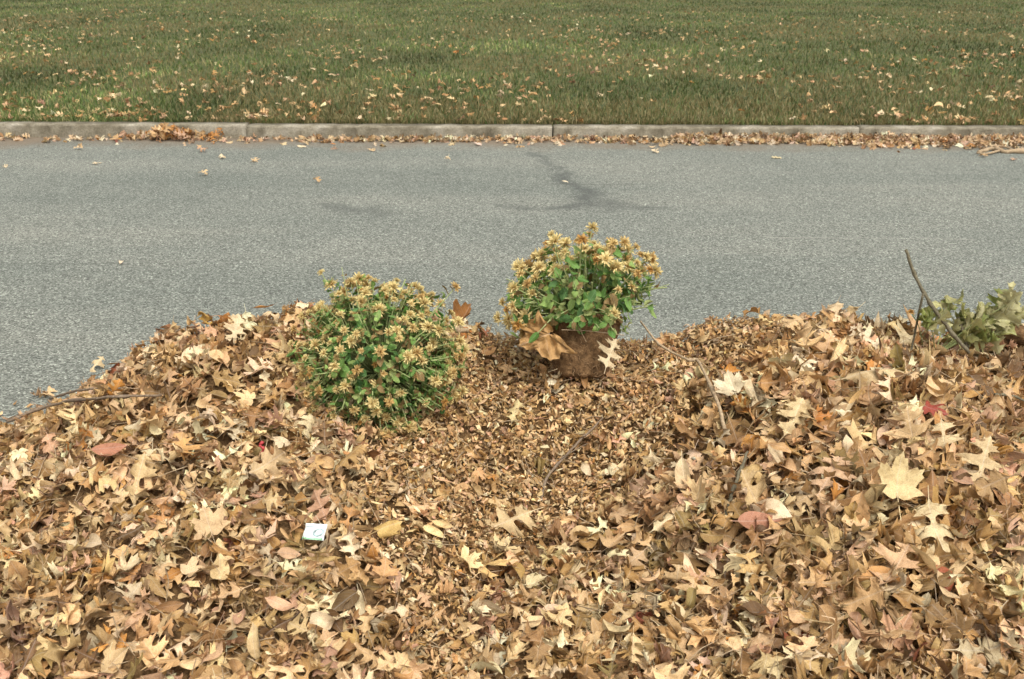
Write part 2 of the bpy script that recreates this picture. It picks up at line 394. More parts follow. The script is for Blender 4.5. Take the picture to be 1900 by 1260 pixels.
def bend_leaves(UV, n, size, curl=1.0):
    "n crumpled copies of a flat shape; returns (n, V, 3) in leaf space: u right, v along, w up"
    u = np.broadcast_to(UV[:, 0], (n, len(UV))); v = np.broadcast_to(UV[:, 1], (n, len(UV))) - .45
    R = lambda a, b: rng.uniform(a, b, (n, 1))
    G = lambda s: rng.normal(0, s, (n, 1))
    u = u * R(.78, 1.12) * (1 + G(.12) * np.sign(u)); v = v + G(.12) * u + G(.25) * u * u
    fold = G(.45) * curl
    w = fold * np.abs(u)
    for k in range(3):
        f = R(4, 13); p = R(0, 6.28); an = R(0, 6.28)
        w = w + G(.05) * curl * np.sin((u * np.cos(an) + v * np.sin(an)) * f + p) * np.clip(np.abs(u) * 5, .25, 1.4)
    ku = G(3.3) * curl; ku = np.where(np.abs(ku) < .05, .05, ku)
    kv = G(1.8) * curl; kv = np.where(np.abs(kv) < .05, .05, kv)
    u2 = np.sin(ku * u) / ku; w2 = (1 - np.cos(ku * u)) / ku + w * np.cos(ku * u)
    kv2 = kv * (1 + .4 * G(1) * v)
    v2 = np.sin(kv2 * v) / kv2 - w2 * np.sin(kv2 * v); w3 = (1 - np.cos(kv2 * v)) / kv2 + w2 * np.cos(kv2 * v)
    tw = G(.7) * curl; a = tw * v
    u3 = u2 * np.cos(a) - w3 * np.sin(a); w4 = u2 * np.sin(a) + w3 * np.cos(a)
    L = np.stack([u3, v2, w4], -1) * np.asarray(size).reshape(-1, 1, 1)
    return L
def orient(L, pos, nrm, yaw=None):
    n = len(L); a = rng.normal(size=(n, 3))
    if yaw is not None: a = np.stack([np.cos(yaw), np.sin(yaw), np.zeros(n)], -1)
    t = a - (a * nrm).sum(-1)[:, None] * nrm; t /= np.linalg.norm(t, axis=1)[:, None]
    b = np.cross(t, nrm)
    return pos[:, None, :] + L[..., 0:1] * b[:, None] + L[..., 1:2] * t[:, None] + L[..., 2:3] * nrm[:, None]
def flat(W, F):
    n, V, _ = W.shape
    return W.reshape(-1, 3), (F[None] + (np.arange(n) * V)[:, None, None]).reshape(-1, 3)
def luv_of(UV, n, vein=True):
    a = np.zeros((n, len(UV), 3)); a[..., 0] = UV[:, 0] if vein else 1.3; a[..., 1] = UV[:, 1]; a[..., 2] = rng.random((n, 1)); return a
class Bag:
    def __init__(s): s.V = []; s.F = []; s.C = []; s.U = []; s.o = 0
    def add(s, W, F, c, luv):
        v, f = flat(W, F); s.V.append(v); s.F.append(f + s.o); s.o += len(v)
        s.C.append(np.repeat(np.concatenate([c, np.ones((len(c), 1))], 1), W.shape[1], 0)); s.U.append(luv.reshape(-1, 3))
    def build(s, name, m, parent=None, kind='stuff'):
        me = mesh_np(name, np.concatenate(s.V), np.concatenate(s.F), m, True, {'col': ('FLOAT_COLOR', np.concatenate(s.C)), 'luv': ('FLOAT_VECTOR', np.concatenate(s.U))})
        o = link(name, me, parent); o['kind'] = kind; return o
def one_leaf(name, W, F, c, luv, m, parent=None):
    ctr = W.mean(0)
    me = mesh_np(name, W - ctr, F, m, True, {'col': ('FLOAT_COLOR', np.tile(np.append(c, 1), (len(W), 1))), 'luv': ('FLOAT_VECTOR', luv)})
    return link(name, me, parent, ctr)

# ------------------------------------------------------------------ the leaf pile
pile = empty('leaf_pile', (0, 2.4, 0), 'long brown pile of raked oak and maple leaves along the near side of the road', 'leaf pile')
PILE_OFF = Vector((0, 2.4, 0))
def under(o, root):
    "parent keeping world place"
    o.parent = root; o.location = Vector(o.location) - Vector(root.location); return o
def build_core():
    xs = np.arange(-3.0, 3.41, .03); ys = np.arange(.7, 3.95, .03)
    X, Y = np.meshgrid(xs, ys); Z = H(X, Y) - .035
    V = np.stack([X, Y, Z], -1).reshape(-1, 3); nx = len(xs) - 1; ny = len(ys) - 1
    i = np.arange(nx * ny); a = (i // nx) * (nx + 1) + i % nx
    F = np.stack([a, a + 1, a + nx + 2, a + nx + 1], 1)
    keep = (V[F].max(1)[:, 2] > -.03); F = F[keep]
    under(link('leaf_mould', mesh_np('leaf_mould', V, F, M_CORE)), pile)
build_core()

def shred_mask(px, py, x, y):
    "1 where the pile is finely shredded (the trough in the middle and the far right-hand ridge)"
    n = vnoise(x * 5, y * 5, 31) * 120
    left = np.interp(py, [560, 620, 760, 800, 860, 960, 1040, 1300], [840, 850, 790, 700, 660, 645, 690, 760])
    right = np.interp(py, [560, 640, 690, 760, 830, 900, 960, 1040, 1300], [1640, 1500, 1400, 1310, 1290, 1200, 1120, 930, 900])
    return np.clip((px - left + n * .5) / 50, 0, 1) * np.clip((right - px + n) / 60, 0, 1)
def sample(n, x0=-2.7, x1=2.9, y0=1.3, y1=3.8):
    x = rng.uniform(x0, x1, n); y = rng.uniform(y0, y1, n)
    # only what lies within the view or a step to its side
    k = (np.abs(x) < .54 * y + .30); x, y = x[k], y[k]
    h = H(x, y); k = (h > .01) | (rng.random(len(x)) < .12); k &= (y < 3.6) | (h > .01)
    k &= (y < np.interp(x, CX, CY) + .12) | (rng.random(len(x)) < .5)
    x, y, h = x[k], y[k], h[k]
    px, py, d = project(np.stack([x, y, h], -1))
    return x, y, np.maximum(h, .012), px, py, d

ONES = []      # candidate single leaves
def layer(n, dz, tilt, smin, smax, hi, bag, wts=W_BIG, single=False, dark=1.0):
    x, y, h, px, py, d = sample(n)
    sm = shred_mask(px, py, x, y)
    k = rng.random(len(x)) > sm * (.98 if not single else .91); x, y, h, px, py, d = (q[k] for q in (x, y, h, px, py, d))
    nr = Hn(x, y, .05); nr = nr + rng.normal(0, tilt, nr.shape)
    st = rng.random(len(x)) < .14; nr[st] += rng.normal(0, .9, (st.sum(), 3))
    nr /= np.linalg.norm(nr, axis=1)[:, None]
    flip = rng.random(len(x)) < .5; nr[flip] *= -1
    P = np.stack([x, y, h + rng.uniform(dz[0], dz[1], len(x))], -1)
    kind = rng.choice(5, len(x), p=[.27, .25, .16, .2, .12])
    SH = (SH_XLO, SH_LO, SH_HI)[hi]
    for kd in range(5):
        q = np.where(kind == kd)[0]
        if not len(q): continue
        UV, F = SH[kd]; size = rng.uniform(smin, smax, len(q)) * (0.82 if kd == 3 else 1.0)
        # bigger leaves to the right, as in the photograph's nearer mound
        size *= np.interp(x[q], [-1.5, .4, .9], [.88, .95, 1.28])
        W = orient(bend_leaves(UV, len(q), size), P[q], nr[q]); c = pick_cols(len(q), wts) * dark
        lv = luv_of(UV, len(q))
        if single:
            for i in range(len(q)):
                z = W[i, :, 2] - H(W[i, :, 0], W[i, :, 1]); lift = z.mean()
                pr = project(W[i]); ar = 0
                if 0 < px[q[i]] < 1900 and 240 < py[q[i]] < 1240:
                    ar = (np.ptp(pr[0]) * np.ptp(pr[1])) * (.6 + min(max(lift, 0), .04) * 12) * (1.0 if py[q[i]] < 1040 else .55)
                ONES.append((ar, kd, W[i], F, c[i], lv[i]))
        else: bag.add(W, F, c, lv)
litter = Bag()
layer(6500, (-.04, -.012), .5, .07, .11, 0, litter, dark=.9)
layer(6500, (-.022, .008), .55, .07, .115, 0, litter)
layer(3600, (-.004, .022), .5, .07, .118, 1, litter)
layer(1500, (.010, .034), .45, .072, .122, 2, litter, single=True)
ONES.sort(key=lambda t: -t[0])
for i, (ar, kd, W, F, c, lv) in enumerate(ONES):
    if i < 285: under(one_leaf('leaf', W, F, c, lv, M_DRY), pile)
    else: litter.add(W[None], F, c[None], lv[None])
under(litter.build('loose_leaves', M_DRY), pile)

# shredded leaf bits: small torn, curled polygons
def frag(k, ring=True):
    r_ = random.Random(k); n = r_.choice((5, 6, 7, 8, 9)); el = r_.uniform(.2, .75)
    out = [(el * math.cos(t) * r_.uniform(.4, 1.2) * .5, math.sin(t) * r_.uniform(.45, 1.2) * .5 + .45) for t in [2 * math.pi * i / n + r_.uniform(-.25, .25) for i in range(n)]]
    if not ring: return np.array([(0, .45)] + out), np.array([(0, 1 + i, 1 + (i + 1) % n) for i in range(n)])
    V = [(0, .45)] + [((a) * .5, .45 + (b - .45) * .5) for a, b in out] + out
    F = []
    for i in range(n):
        j = (i + 1) % n
        F += [(0, 1 + i, 1 + j), (1 + i, 1 + n + i, 1 + n + j), (1 + i, 1 + n + j, 1 + j)]
    return np.array(V), np.array(F)
FRAGS = [frag(k) for k in range(24)]; FRAGS_LO = [frag(k, False) for k in range(24)]
def bits(n, dz, smin, smax, bag, where='shred', tilt=.5, dark=1.0, FR=None):
    FR = FR or FRAGS
    x, y, h, px, py, d = sample(n)
    sm = shred_mask(px, py, x, y)
    k = rng.random(len(x)) < (sm if where == 'shred' else .06 + .94 * sm if where == 'all' else .4 - .25 * sm); x, y, h = x[k], y[k], h[k]
    nr = Hn(x, y, .05) + rng.normal(0, tilt, (len(x), 3)); nr /= np.linalg.norm(nr, axis=1)[:, None]
    P = np.stack([x, y, h + rng.uniform(dz[0], dz[1], len(x))], -1); kind = rng.integers(0, len(FRAGS), len(x))
    for kd in range(len(FRAGS)):
        q = np.where(kind == kd)[0]; UV, F = FR[kd]
        size = np.exp(rng.uniform(math.log(smin), math.log(smax), len(q)))
        W = orient(bend_leaves(UV, len(q), size, 1.3), P[q], nr[q])
        bag.add(W, F, pick_cols(len(q), W_BIT) * dark * np.array([1.08, 1.09, 1.10]), luv_of(UV, len(q), False))
shreds = Bag()
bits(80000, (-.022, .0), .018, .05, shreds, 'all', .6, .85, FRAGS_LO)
bits(70000, (-.008, .008), .012, .036, shreds, 'shred', .55, 1.0, FRAGS_LO)
bits(34000, (0, .014), .010, .045, shreds, 'shred', .5)
bits(9000, (-.006, .02), .03, .07, shreds, 'torn', .5)
# a few half leaves and small whole leaves among the shreds
def small_whole(n, bag):
    x, y, h, px, py, d = sample(n); sm = shred_mask(px, py, x, y); k = rng.random(len(x)) < sm; x, y, h = x[k], y[k], h[k]
    nr = Hn(x, y, .05) + rng.normal(0, .4, (len(x), 3)); nr /= np.linalg.norm(nr, axis=1)[:, None]
    P = np.stack([x, y, h + rng.uniform(.005, .02, len(x))], -1); kind = rng.integers(0, 5, len(x))
    for kd in range(5):
        q = np.where(kind == kd)[0]; UV, F = SH_LO[kd]
        bag.add(orient(bend_leaves(UV, len(q), rng.uniform(.04, .075, len(q)), 1.3), P[q], nr[q]), F, pick_cols(len(q), W_BIT), luv_of(UV, len(q)))
small_whole(2600, shreds)
under(shreds.build('shredded_leaves', M_DRY), pile)
# petioles and bits of stalk
def stalks(n):
    x, y, h, px, py, d = sample(n); parts = []
    nr = Hn(x, y, .05)
    for i in range(len(x)):
        L = random.uniform(.05, .14); a = random.uniform(0, 6.28); t = Vector((math.cos(a), math.sin(a), random.uniform(-.25, .35))); nn = Vector(nr[i])
        t = (t - nn * t.dot(nn) * .8).normalized(); p = Vector((x[i], y[i], h[i] + random.uniform(0, .02))); s = Vector((random.uniform(-1, 1), random.uniform(-1, 1), random.uniform(-.3, 1))) * L * .12
        r = random.uniform(.0006, .0014)
        parts.append(tube([p, p + t * L * .5 + s, p + t * L], [r * 1.3, r, r * .8], 4))
    V, F = merge(parts); o = link('leaf_stalks', mesh_np('leaf_stalks', V, F, M_TWIGP), None); o['kind'] = 'stuff'; under(o, pile)
stalks(2000)

# ------------------------------------------------------------------ single leaves that stand out
def placed_leaf(name, label, cat, kd, px, py, size, col, up=(0, -.3, 1), yaw=0.0, lift=.03, curl=.9, seed=0, Y=None, group=None):
    "up: the leaf's upper side; yaw: direction of its tip in the photo's plane, degrees from right, anticlockwise"
    global rng
    keep = rng; rng = np.random.default_rng(1000 + seed)
    p = at(px, py, Y) if Y else hit(px, py) + Vector((0, -.3, 1)).normalized() * lift
    UV, F = SH_HI[kd]
    L = bend_leaves(UV, 1, np.array([size]), curl)
    nn = Vector(up).normalized(); right = Vector((1, 0, 0)); upv = CAM_R @ Vector((0, 1, 0))
    t = right * math.cos(rad(yaw)) + upv * math.sin(rad(yaw)); t = (t - nn * t.dot(nn)).normalized(); b = t.cross(nn)
    W = np.array(p)[None] + L[0, :, 0:1] * np.array(b) + L[0, :, 1:2] * np.array(t) + L[0, :, 2:3] * np.array(nn)
    o = one_leaf(name, W, F, np.array(col), luv_of(UV, 1)[0], M_DRY); tag(o, label, cat, group); rng = keep
    return o
PALE = (.66, .53, .34); CREAM = (.62, .50, .29); TAN = (.47, .32, .17); BROWN = (.30, .165, .065)

placed_leaf('oak_leaf', 'pale oak leaf with pointed lobes leaning against the bare root ball', 'leaf', 0, 1132, 658, .105, PALE, (.3, -.85, .5), 65, seed=1, curl=.4, Y=3.02)
placed_leaf('oak_leaf', 'spiky pale tan oak leaf lying just below the root ball', 'leaf', 2, 1058, 690, .12, (.56, .42, .23), (0, -.7, .7), 25, .035, seed=2, curl=.5)
placed_leaf('oak_leaf', 'large cream oak leaf on the crest of the left mound', 'leaf', 1, 440, 628, .12, PALE, (.1, -.8, .6), 80, .035, seed=3, curl=.7)
placed_leaf('maple_leaf', 'broad cream maple leaf facing up at the lower right of the pile', 'leaf', 5, 1655, 932, .17, (.64, .50, .27), (.15, -.8, .6), 80, .055, seed=4, curl=.45)
placed_leaf('curled_leaf', 'long cream leaf curled lengthwise on the right-hand mound', 'leaf', 3, 1620, 706, .21, (.58, .43, .24), (-.1, -.2, .95), 12, .045, seed=33, curl=1.5)
placed_leaf('curled_leaf', 'whitish curled leaf beside the end of the forked brown twig', 'leaf', 5, 1357, 742, .11, (.72, .62, .44), (-.2, -.8, .5), 110, .05, seed=6, curl=1.3)
placed_leaf('red_leaf', 'crimson red leaf lying on the right-hand mound', 'leaf', 4, 1722, 772, .10, (.30, .06, .04), (0, -.6, .8), -35, .03, seed=7, curl=1.0)
placed_leaf('oval_leaf', 'dull pink oval leaf near the bottom right of the pile', 'leaf', 3, 1402, 982, .12, (.40, .19, .12), (.1, -.7, .7), 5, .032, seed=8, curl=.7)
placed_leaf('oval_leaf', 'dark rose flat leaf on the front of the left mound', 'leaf', 3, 205, 846, .10, (.40, .18, .11), (0, -.5, .8), 10, .03, seed=9, curl=.6)
placed_leaf('standing_leaf', 'yellow brown leaf standing upright on the left mound skyline', 'leaf', 1, 380, 592, .09, (.42, .26, .07), (.4, -.8, .3), 95, seed=10, curl=1.2, Y=3.28)
placed_leaf('standing_leaf', 'rusty brown curled leaf behind the right edge of the left flowering plant', 'leaf', 5, 858, 592, .11, (.32, .15, .05), (-.5, -.75, .6), 60, seed=11, curl=1.6, Y=3.25)
placed_leaf('oak_leaf', 'big flat tan oak leaf at the bottom of the shredded middle', 'leaf', 0, 945, 985, .155, (.58, .43, .24), (0, -.7, .7), 205, .045, seed=12, curl=.4)
placed_leaf('oak_leaf', 'pale oak leaf with deep lobes at the bottom right corner of the pile', 'leaf', 0, 1725, 1000, .15, (.62, .49, .29), (0, -.8, .6), -80, .045, seed=13, curl=.5)
placed_leaf('oak_leaf', 'tan oak leaf with open lobes right of the broad cream maple leaf', 'leaf', 0, 1815, 885, .15, (.56, .42, .24), (0, -.75, .6), 70, .045, seed=14, curl=.5)
placed_leaf('oak_leaf', 'white pointed oak leaf on the skyline below the upright stick', 'leaf', 0, 1605, 645, .13, (.72, .6, .42), (0, -.75, .6), 140, .04, seed=15, curl=.5)
placed_leaf('folded_leaf', 'creamy folded leaf tip standing up left of the dull pink leaf', 'leaf', 3, 1267, 902, .12, (.70, .55, .35), (-.4, -.9, .3), -80, .04, seed=16, curl=1.0)
placed_leaf('oak_leaf', 'long oak leaf arching over the front of the left mound', 'leaf', 2, 262, 915, .15, (.58, .42, .22), (0, -.75, .6), 85, .045, seed=17, curl=.8)
placed_leaf('golden_leaf', 'golden tan flat leaf right of the white packet', 'leaf', 5, 712, 1000, .10, (.56, .38, .14), (0, -.6, .8), 30, .04, seed=18, curl=.6)
placed_leaf('oak_leaf', 'pale oak leaf at the centre of the shredded middle', 'leaf', 1, 955, 775, .085, (.60, .48, .25), (0, -.6, .8), 75, .025, seed=19, curl=.8)
placed_leaf('oak_leaf', 'whitish small leaf in front of the root ball', 'leaf', 5, 1020, 722, .05, (.76, .68, .52), (0, -.6, .8), 20, .025, seed=20, curl=.8)
placed_leaf('oak_leaf', 'pointed cream leaf on the left end of the left mound skyline', 'leaf', 2, 178, 688, .11, (.62, .48, .29), (0, -.7, .7), 60, .025, seed=21, curl=.8)
placed_leaf('oak_leaf', 'slender cream oak leaf hanging point down below the red leaf', 'leaf', 0, 1742, 838, .12, (.64, .5, .3), (-.3, -.85, .4), -85, .05, seed=22, curl=.7)
placed_leaf('oak_leaf', 'pale oak leaf with upturned lobes in the middle of the right mound', 'leaf', 1, 1468, 800, .13, (.60, .46, .26), (.2, -.8, .5), 60, .05, seed=23, curl=.8)
placed_leaf('oak_leaf', 'tan oak leaf with long lobes above the dull pink leaf', 'leaf', 0, 1395, 945, .15, (.54, .39, .21), (0, -.8, .6), 115, .045, seed=24, curl=.6)
placed_leaf('oak_leaf', 'starry tan oak leaf halfway up the left mound by the red scrap', 'leaf', 1, 500, 880, .12, (.52, .37, .21), (0, -.7, .7), 40, .04, seed=25, curl=.6)
placed_leaf('maple_leaf', 'broad square tan leaf at the bottom edge of the left mound', 'leaf', 5, 395, 1000, .12, (.56, .39, .22), (.1, -.7, .7), 110, .04, seed=26, curl=.5)

# ------------------------------------------------------------------ twigs and sticks
def stick(name, label, ctrl, r0, r1, m, n=22, cat='twig', wob=.25, parts=()):
    pts = curve_pts(ctrl, n)
    for i in range(1, n - 1): pts[i] = pts[i] + Vector((random.uniform(-1, 1), random.uniform(-1, 1), random.uniform(-1, 1))) * r0 * .35
    base = Vector(ctrl[0]); V, F = tube([p - base for p in pts], [(r0 + (r1 - r0) * i / (n - 1)) * (1.35 if i % 6 == 4 else random.uniform(.88, 1.08)) for i in range(n)], 7, wob)
    root = link(name, mesh_np(name, V, F, m), None, base); tag(root, label, cat)
    for nm, c2, a0, a1 in parts:
        p2 = curve_pts(c2, 12); V, F = tube([p - base for p in p2], [a0 + (a1 - a0) * i / 11 for i in range(12)], 6, wob)
        link(nm, mesh_np(nm, V, F, m), root)
    return root
def on(px, py, up=.02): return hit(px, py) + Vector((0, -.3, .95)) * up
stick('twig', 'long thin grey twig lying across the left mound', [on(22, 803, .05), on(110, 778, .065), on(210, 768, .065), on(305, 752, .04)], .0058, .0034, M_TWIG)
stick('twig', 'shorter twig above the long grey twig on the left mound', [on(100, 758, .045), on(160, 746, .05), on(230, 741, .045)], .0042, .003, M_TWIG)
stick('forked_twig', 'forked brown twig bending down beside the root ball to the right mound', [at(1188, 596, 3.3), at(1225, 640, 3.2), at(1278, 668, 3.08), on(1290, 702, .075), on(1322, 770, .075), on(1342, 812, .035)], .0035, .0066, M_TWIGP,
      parts=[('side_shoot', [at(1278, 668, 3.08), at(1300, 672, 3.1), at(1320, 690, 3.08)], .0025, .0012)])
stick('twig', 'straight grey twig sticking up from the shredded middle', [on(1004, 930, .0), on(1016, 897, .03), on(1065, 843, .035), on(1118, 788, .03)], .0052, .003, M_TWIG,
      parts=[('side_shoot', [on(1035, 872, .045), on(1062, 858, .05), on(1090, 835, .03)], .002, .0012)])
stick('twig', 'thin dark stick buried at the far right of the pile front', [on(1340, 980, .0), on(1360, 915, .03), on(1385, 850, .025)], .0055, .004, M_GREYBARK)
stick('upright_stick', 'tall grey forked stick standing at the right end of the pile', [at(1798, 655, 3.12), at(1760, 610, 3.14), at(1722, 558, 3.16), at(1698, 510, 3.2), at(1680, 463, 3.22)], .0068, .0055, M_GREYBARK, cat='stick',
      parts=[('fork', [at(1713, 545, 3.165), at(1703, 590, 3.18), at(1695, 630, 3.18), at(1688, 665, 3.16)], .0042, .003)])
stick('twig', 'short leaning twig in the weeds at the right edge', [at(1795, 655, 3.2), at(1788, 620, 3.2), at(1778, 588, 3.22)], .0075, .005, M_GREYBARK)
stick('bark_strip', 'pale bark strip behind the left flowering plant', [at(800, 600, 3.22), at(830, 607, 3.2), at(868, 616, 3.2)], .012, .009, M_TWIGP, cat='bark')
stick('twig', 'crooked twig low on the right mound by the upright leaf', [on(1840, 745, .03), on(1880, 760, .05), on(1960, 790, .03)], .004, .003, M_GREYBARK)

# ------------------------------------------------------------------ chrysanthemums
GRE = np.array([(.10, .215, .042), (.155, .285, .068), (.08, .175, .05), (.22, .325, .09), (.28, .325, .12), (.30, .20, .08)])
def flower_mesh(k, n_pet=84):
    r_ = random.Random(50 + k); fresh = [1.1, .95, .65, .4, .85, .05, 1.05, .55][k % 8]
    V = []; F = []; C = []
    for i in range(n_pet):
        ring = i / n_pet; a = i * 2.39996 + r_.uniform(-.3, .3); el = rad(-12 + 95 * ring + r_.uniform(-22, 22)); L = r_.uniform(.65, 1.12) * (1 - .22 * ring) * (.75 + .3 * fresh)
        wd = r_.uniform(.06, .10); d = Vector((math.cos(a) * math.cos(el), math.sin(a) * math.cos(el), math.sin(el))); s = Vector((-math.sin(a), math.cos(a), 0))
        dr = r_.uniform(-.3, .7) * (1.25 - fresh); tw = r_.uniform(-2, 2); L *= r_.choice((1, 1, 1, .6))
        b = len(V)
        tipc = Vector((.86, .72, .36)).lerp(Vector((.56, .31, .09)), min(1, max(0, (1 - fresh) + r_.uniform(-.25, .25))))
        mid = tipc * r_.uniform(.75, 1.05); bas = Vector((.54, .29, .07)) * r_.uniform(.7, 1.1)
        up = d.cross(s)
        for t, wf, cc in ((.08, .5, bas), (.55, 1.0, mid), (.85, .9, tipc), (1.0, .25, tipc * .9)):
            p = d * L * t + Vector((0, 0, -dr * t * t * .5)) + up * (.10 * math.sin(t * 5 + tw)) * .4
            ss = s * math.cos(tw * t) + up * math.sin(tw * t)
            V += [tuple(p - ss * wd * wf), tuple(p + ss * wd * wf)]; C += [tuple(cc) + (1,)] * 2
        for q in range(3): F += [(b + 2 * q, b + 2 * q + 1, b + 2 * q + 3), (b + 2 * q, b + 2 * q + 3, b + 2 * q + 2)]
    V = np.array(V); C = np.array(C)
    lv = np.zeros((len(V), 3)); lv[:, 0] = 1.3
    return mesh_np('flower', V, np.array(F), M_PETAL, True, {'col': ('FLOAT_COLOR', C), 'luv': ('FLOAT_VECTOR', lv)})
FLOWERS = [flower_mesh(k) for k in range(8)]
GL = half_leaf(OVA, (.5, 1.0)); GE = half_leaf(ELL, (.5, 1.0))
def green_leaf_mesh(k):
    global rng
    keep = rng; rng = np.random.default_rng(300 + k)
    UV, F = (GL if k % 3 else GE); L = bend_leaves(UV, 1, np.array([1.0]), .7)[0]; L[:, 1] += .45
    c = GRE[[0, 1, 2, 3, 3, 1, 1, 4, 0, 4, 5, 3][k % 12]] * np.exp(rng.normal(0, .1)); rng = keep
    return L, F, c, mesh_np('leaf', L, F, M_GREEN, True, {'col': ('FLOAT_COLOR', np.tile(np.append(c, 1), (len(L), 1))), 'luv': ('FLOAT_VECTOR', luv_of(UV, 1)[0])}), luv_of(UV, 1)[0]
GLEAVES = [green_leaf_mesh(k) for k in range(12)]

def basis(d, up=Vector((0, 0, 1)), roll=0.0):
    z = d.normalized(); x = up.cross(z)
    if x.length < 1e-3: x = Vector((1, 0, 0))
    x.normalize(); y = z.cross(x)
    return (Matrix((x, y, z)).transposed() @ Matrix.Rotation(roll, 3, 'Z')).to_4x4()

def mum(root, base, axis, Rx, Ry, nst, spread, leaf_n, leaf_from, leaf_size, fsize, fl_prob, seed, extra=(), flist=None, dead=.08, gtone=None, nleaf_obj=290):
    r_ = random.Random(seed); axis = axis.normalized(); B = basis(axis, Vector((0, 0, 1)) if abs(axis.z) < .95 else Vector((0, 1, 0))).to_3x3()
    rl = Vector(root.location); leaves = []; nfl = 0; dirs = []
    for i in range(nst):
        a = i * 2.39996 + r_.uniform(-.3, .3); q = math.sqrt((i + .5) / nst) ** .95; th = spread * q
        d = B @ Vector((math.sin(th) * math.cos(a), math.sin(th) * math.sin(a), math.cos(th)))
        dirs.append((d, Rx * (1 - q) + Ry * q))
    for d, L in list(extra): dirs.append((d, L))
    stems = []
    for d, L in dirs:
        L *= r_.uniform(.76, 1.10)
        st = base + Vector((d.x * .05, d.y * .05, -.01))
        end = base + d * L; mid = st.lerp(end, .5) + axis * L * .10 + Vector((r_.uniform(-1, 1), r_.uniform(-1, 1), r_.uniform(-1, 1))) * .018
        pts = curve_pts([st, mid, end], 8)
        r = r_.uniform(.0016, .0028); v, f = tube([p - st for p in pts], [r * (1.3 - .6 * k / 7) for k in range(8)], 5)
        link('stem', STEMCACHE(v, f), root, st - rl)
        for k in range(leaf_n + r_.randint(-1, 2)):
            t = leaf_from + (.97 - leaf_from) * r_.random(); ii = min(6, int(t * 7)); ff = t * 7 - ii
            p = pts[ii].lerp(pts[ii + 1], ff); td = (pts[ii + 1] - pts[ii]).normalized()
            o = Vector((r_.gauss(0, 1), r_.gauss(0, 1), r_.gauss(0, 1))); o = (o - td * o.dot(td)).normalized()
            ld = (o + td * r_.uniform(-.1, .9) + Vector((0, 0, r_.uniform(-.5, .2)))).normalized()
            leaves.append((p, ld, td, leaf_size * r_.uniform(.6, 1.2), r_.randint(0, 11) if r_.random() > dead else 10))
        if r_.random() < (fl_prob(d) if callable(fl_prob) else fl_prob):
            fd = (d * 1.0 + Vector((r_.gauss(0, .3), r_.gauss(0, .3), r_.gauss(.15, .3)))).normalized()
            o = link('flower', FLOWERS[(flist or range(8))[r_.randrange(len(flist or range(8)))]], root)
            s = fsize * r_.uniform(.6, 1.25); o.matrix_local = Matrix.Translation(end - rl) @ basis(fd, Vector((.2, .3, 1)), r_.uniform(0, 6)) @ Matrix.Diagonal((s, s, s * r_.uniform(.7, 1), 1))
    # leaves: the ones nearest the viewer as single parts, the rest joined
    def lm(p, ld, td, s): 
        y = ld; nn = (td - y * td.dot(y)); nn = nn.normalized() if nn.length > 1e-3 else Vector((0, 0, 1)); x = y.cross(nn)
        return Matrix.Translation(p - rl) @ Matrix((x, y, nn)).transposed().to_4x4() @ Matrix.Diagonal((s, s, s, 1))
    leaves.sort(key=lambda t: t[0].y - (t[0] - base).length * .8 - t[3])
    rest = Bag()
    for i, (p, ld, td, s, k) in enumerate(leaves):
        Lm, F, c, me, lv = GLEAVES[k]; M = lm(p, ld, td, s)
        if i < nleaf_obj: o = link('leaf', me, root); o.matrix_local = M
        else:
            A = np.array(M); W = Lm @ A[:3, :3].T + A[:3, 3]; rest.add(W[None], F, (c * math.exp(r_.gauss(0, .12)) * np.array(gtone or (1, 1, 1)))[None], lv[None])
    if rest.V: rest.build('foliage', M_GREEN, root)
def STEMCACHE(v, f): return mesh_np('stem', v, f, M_STEM)

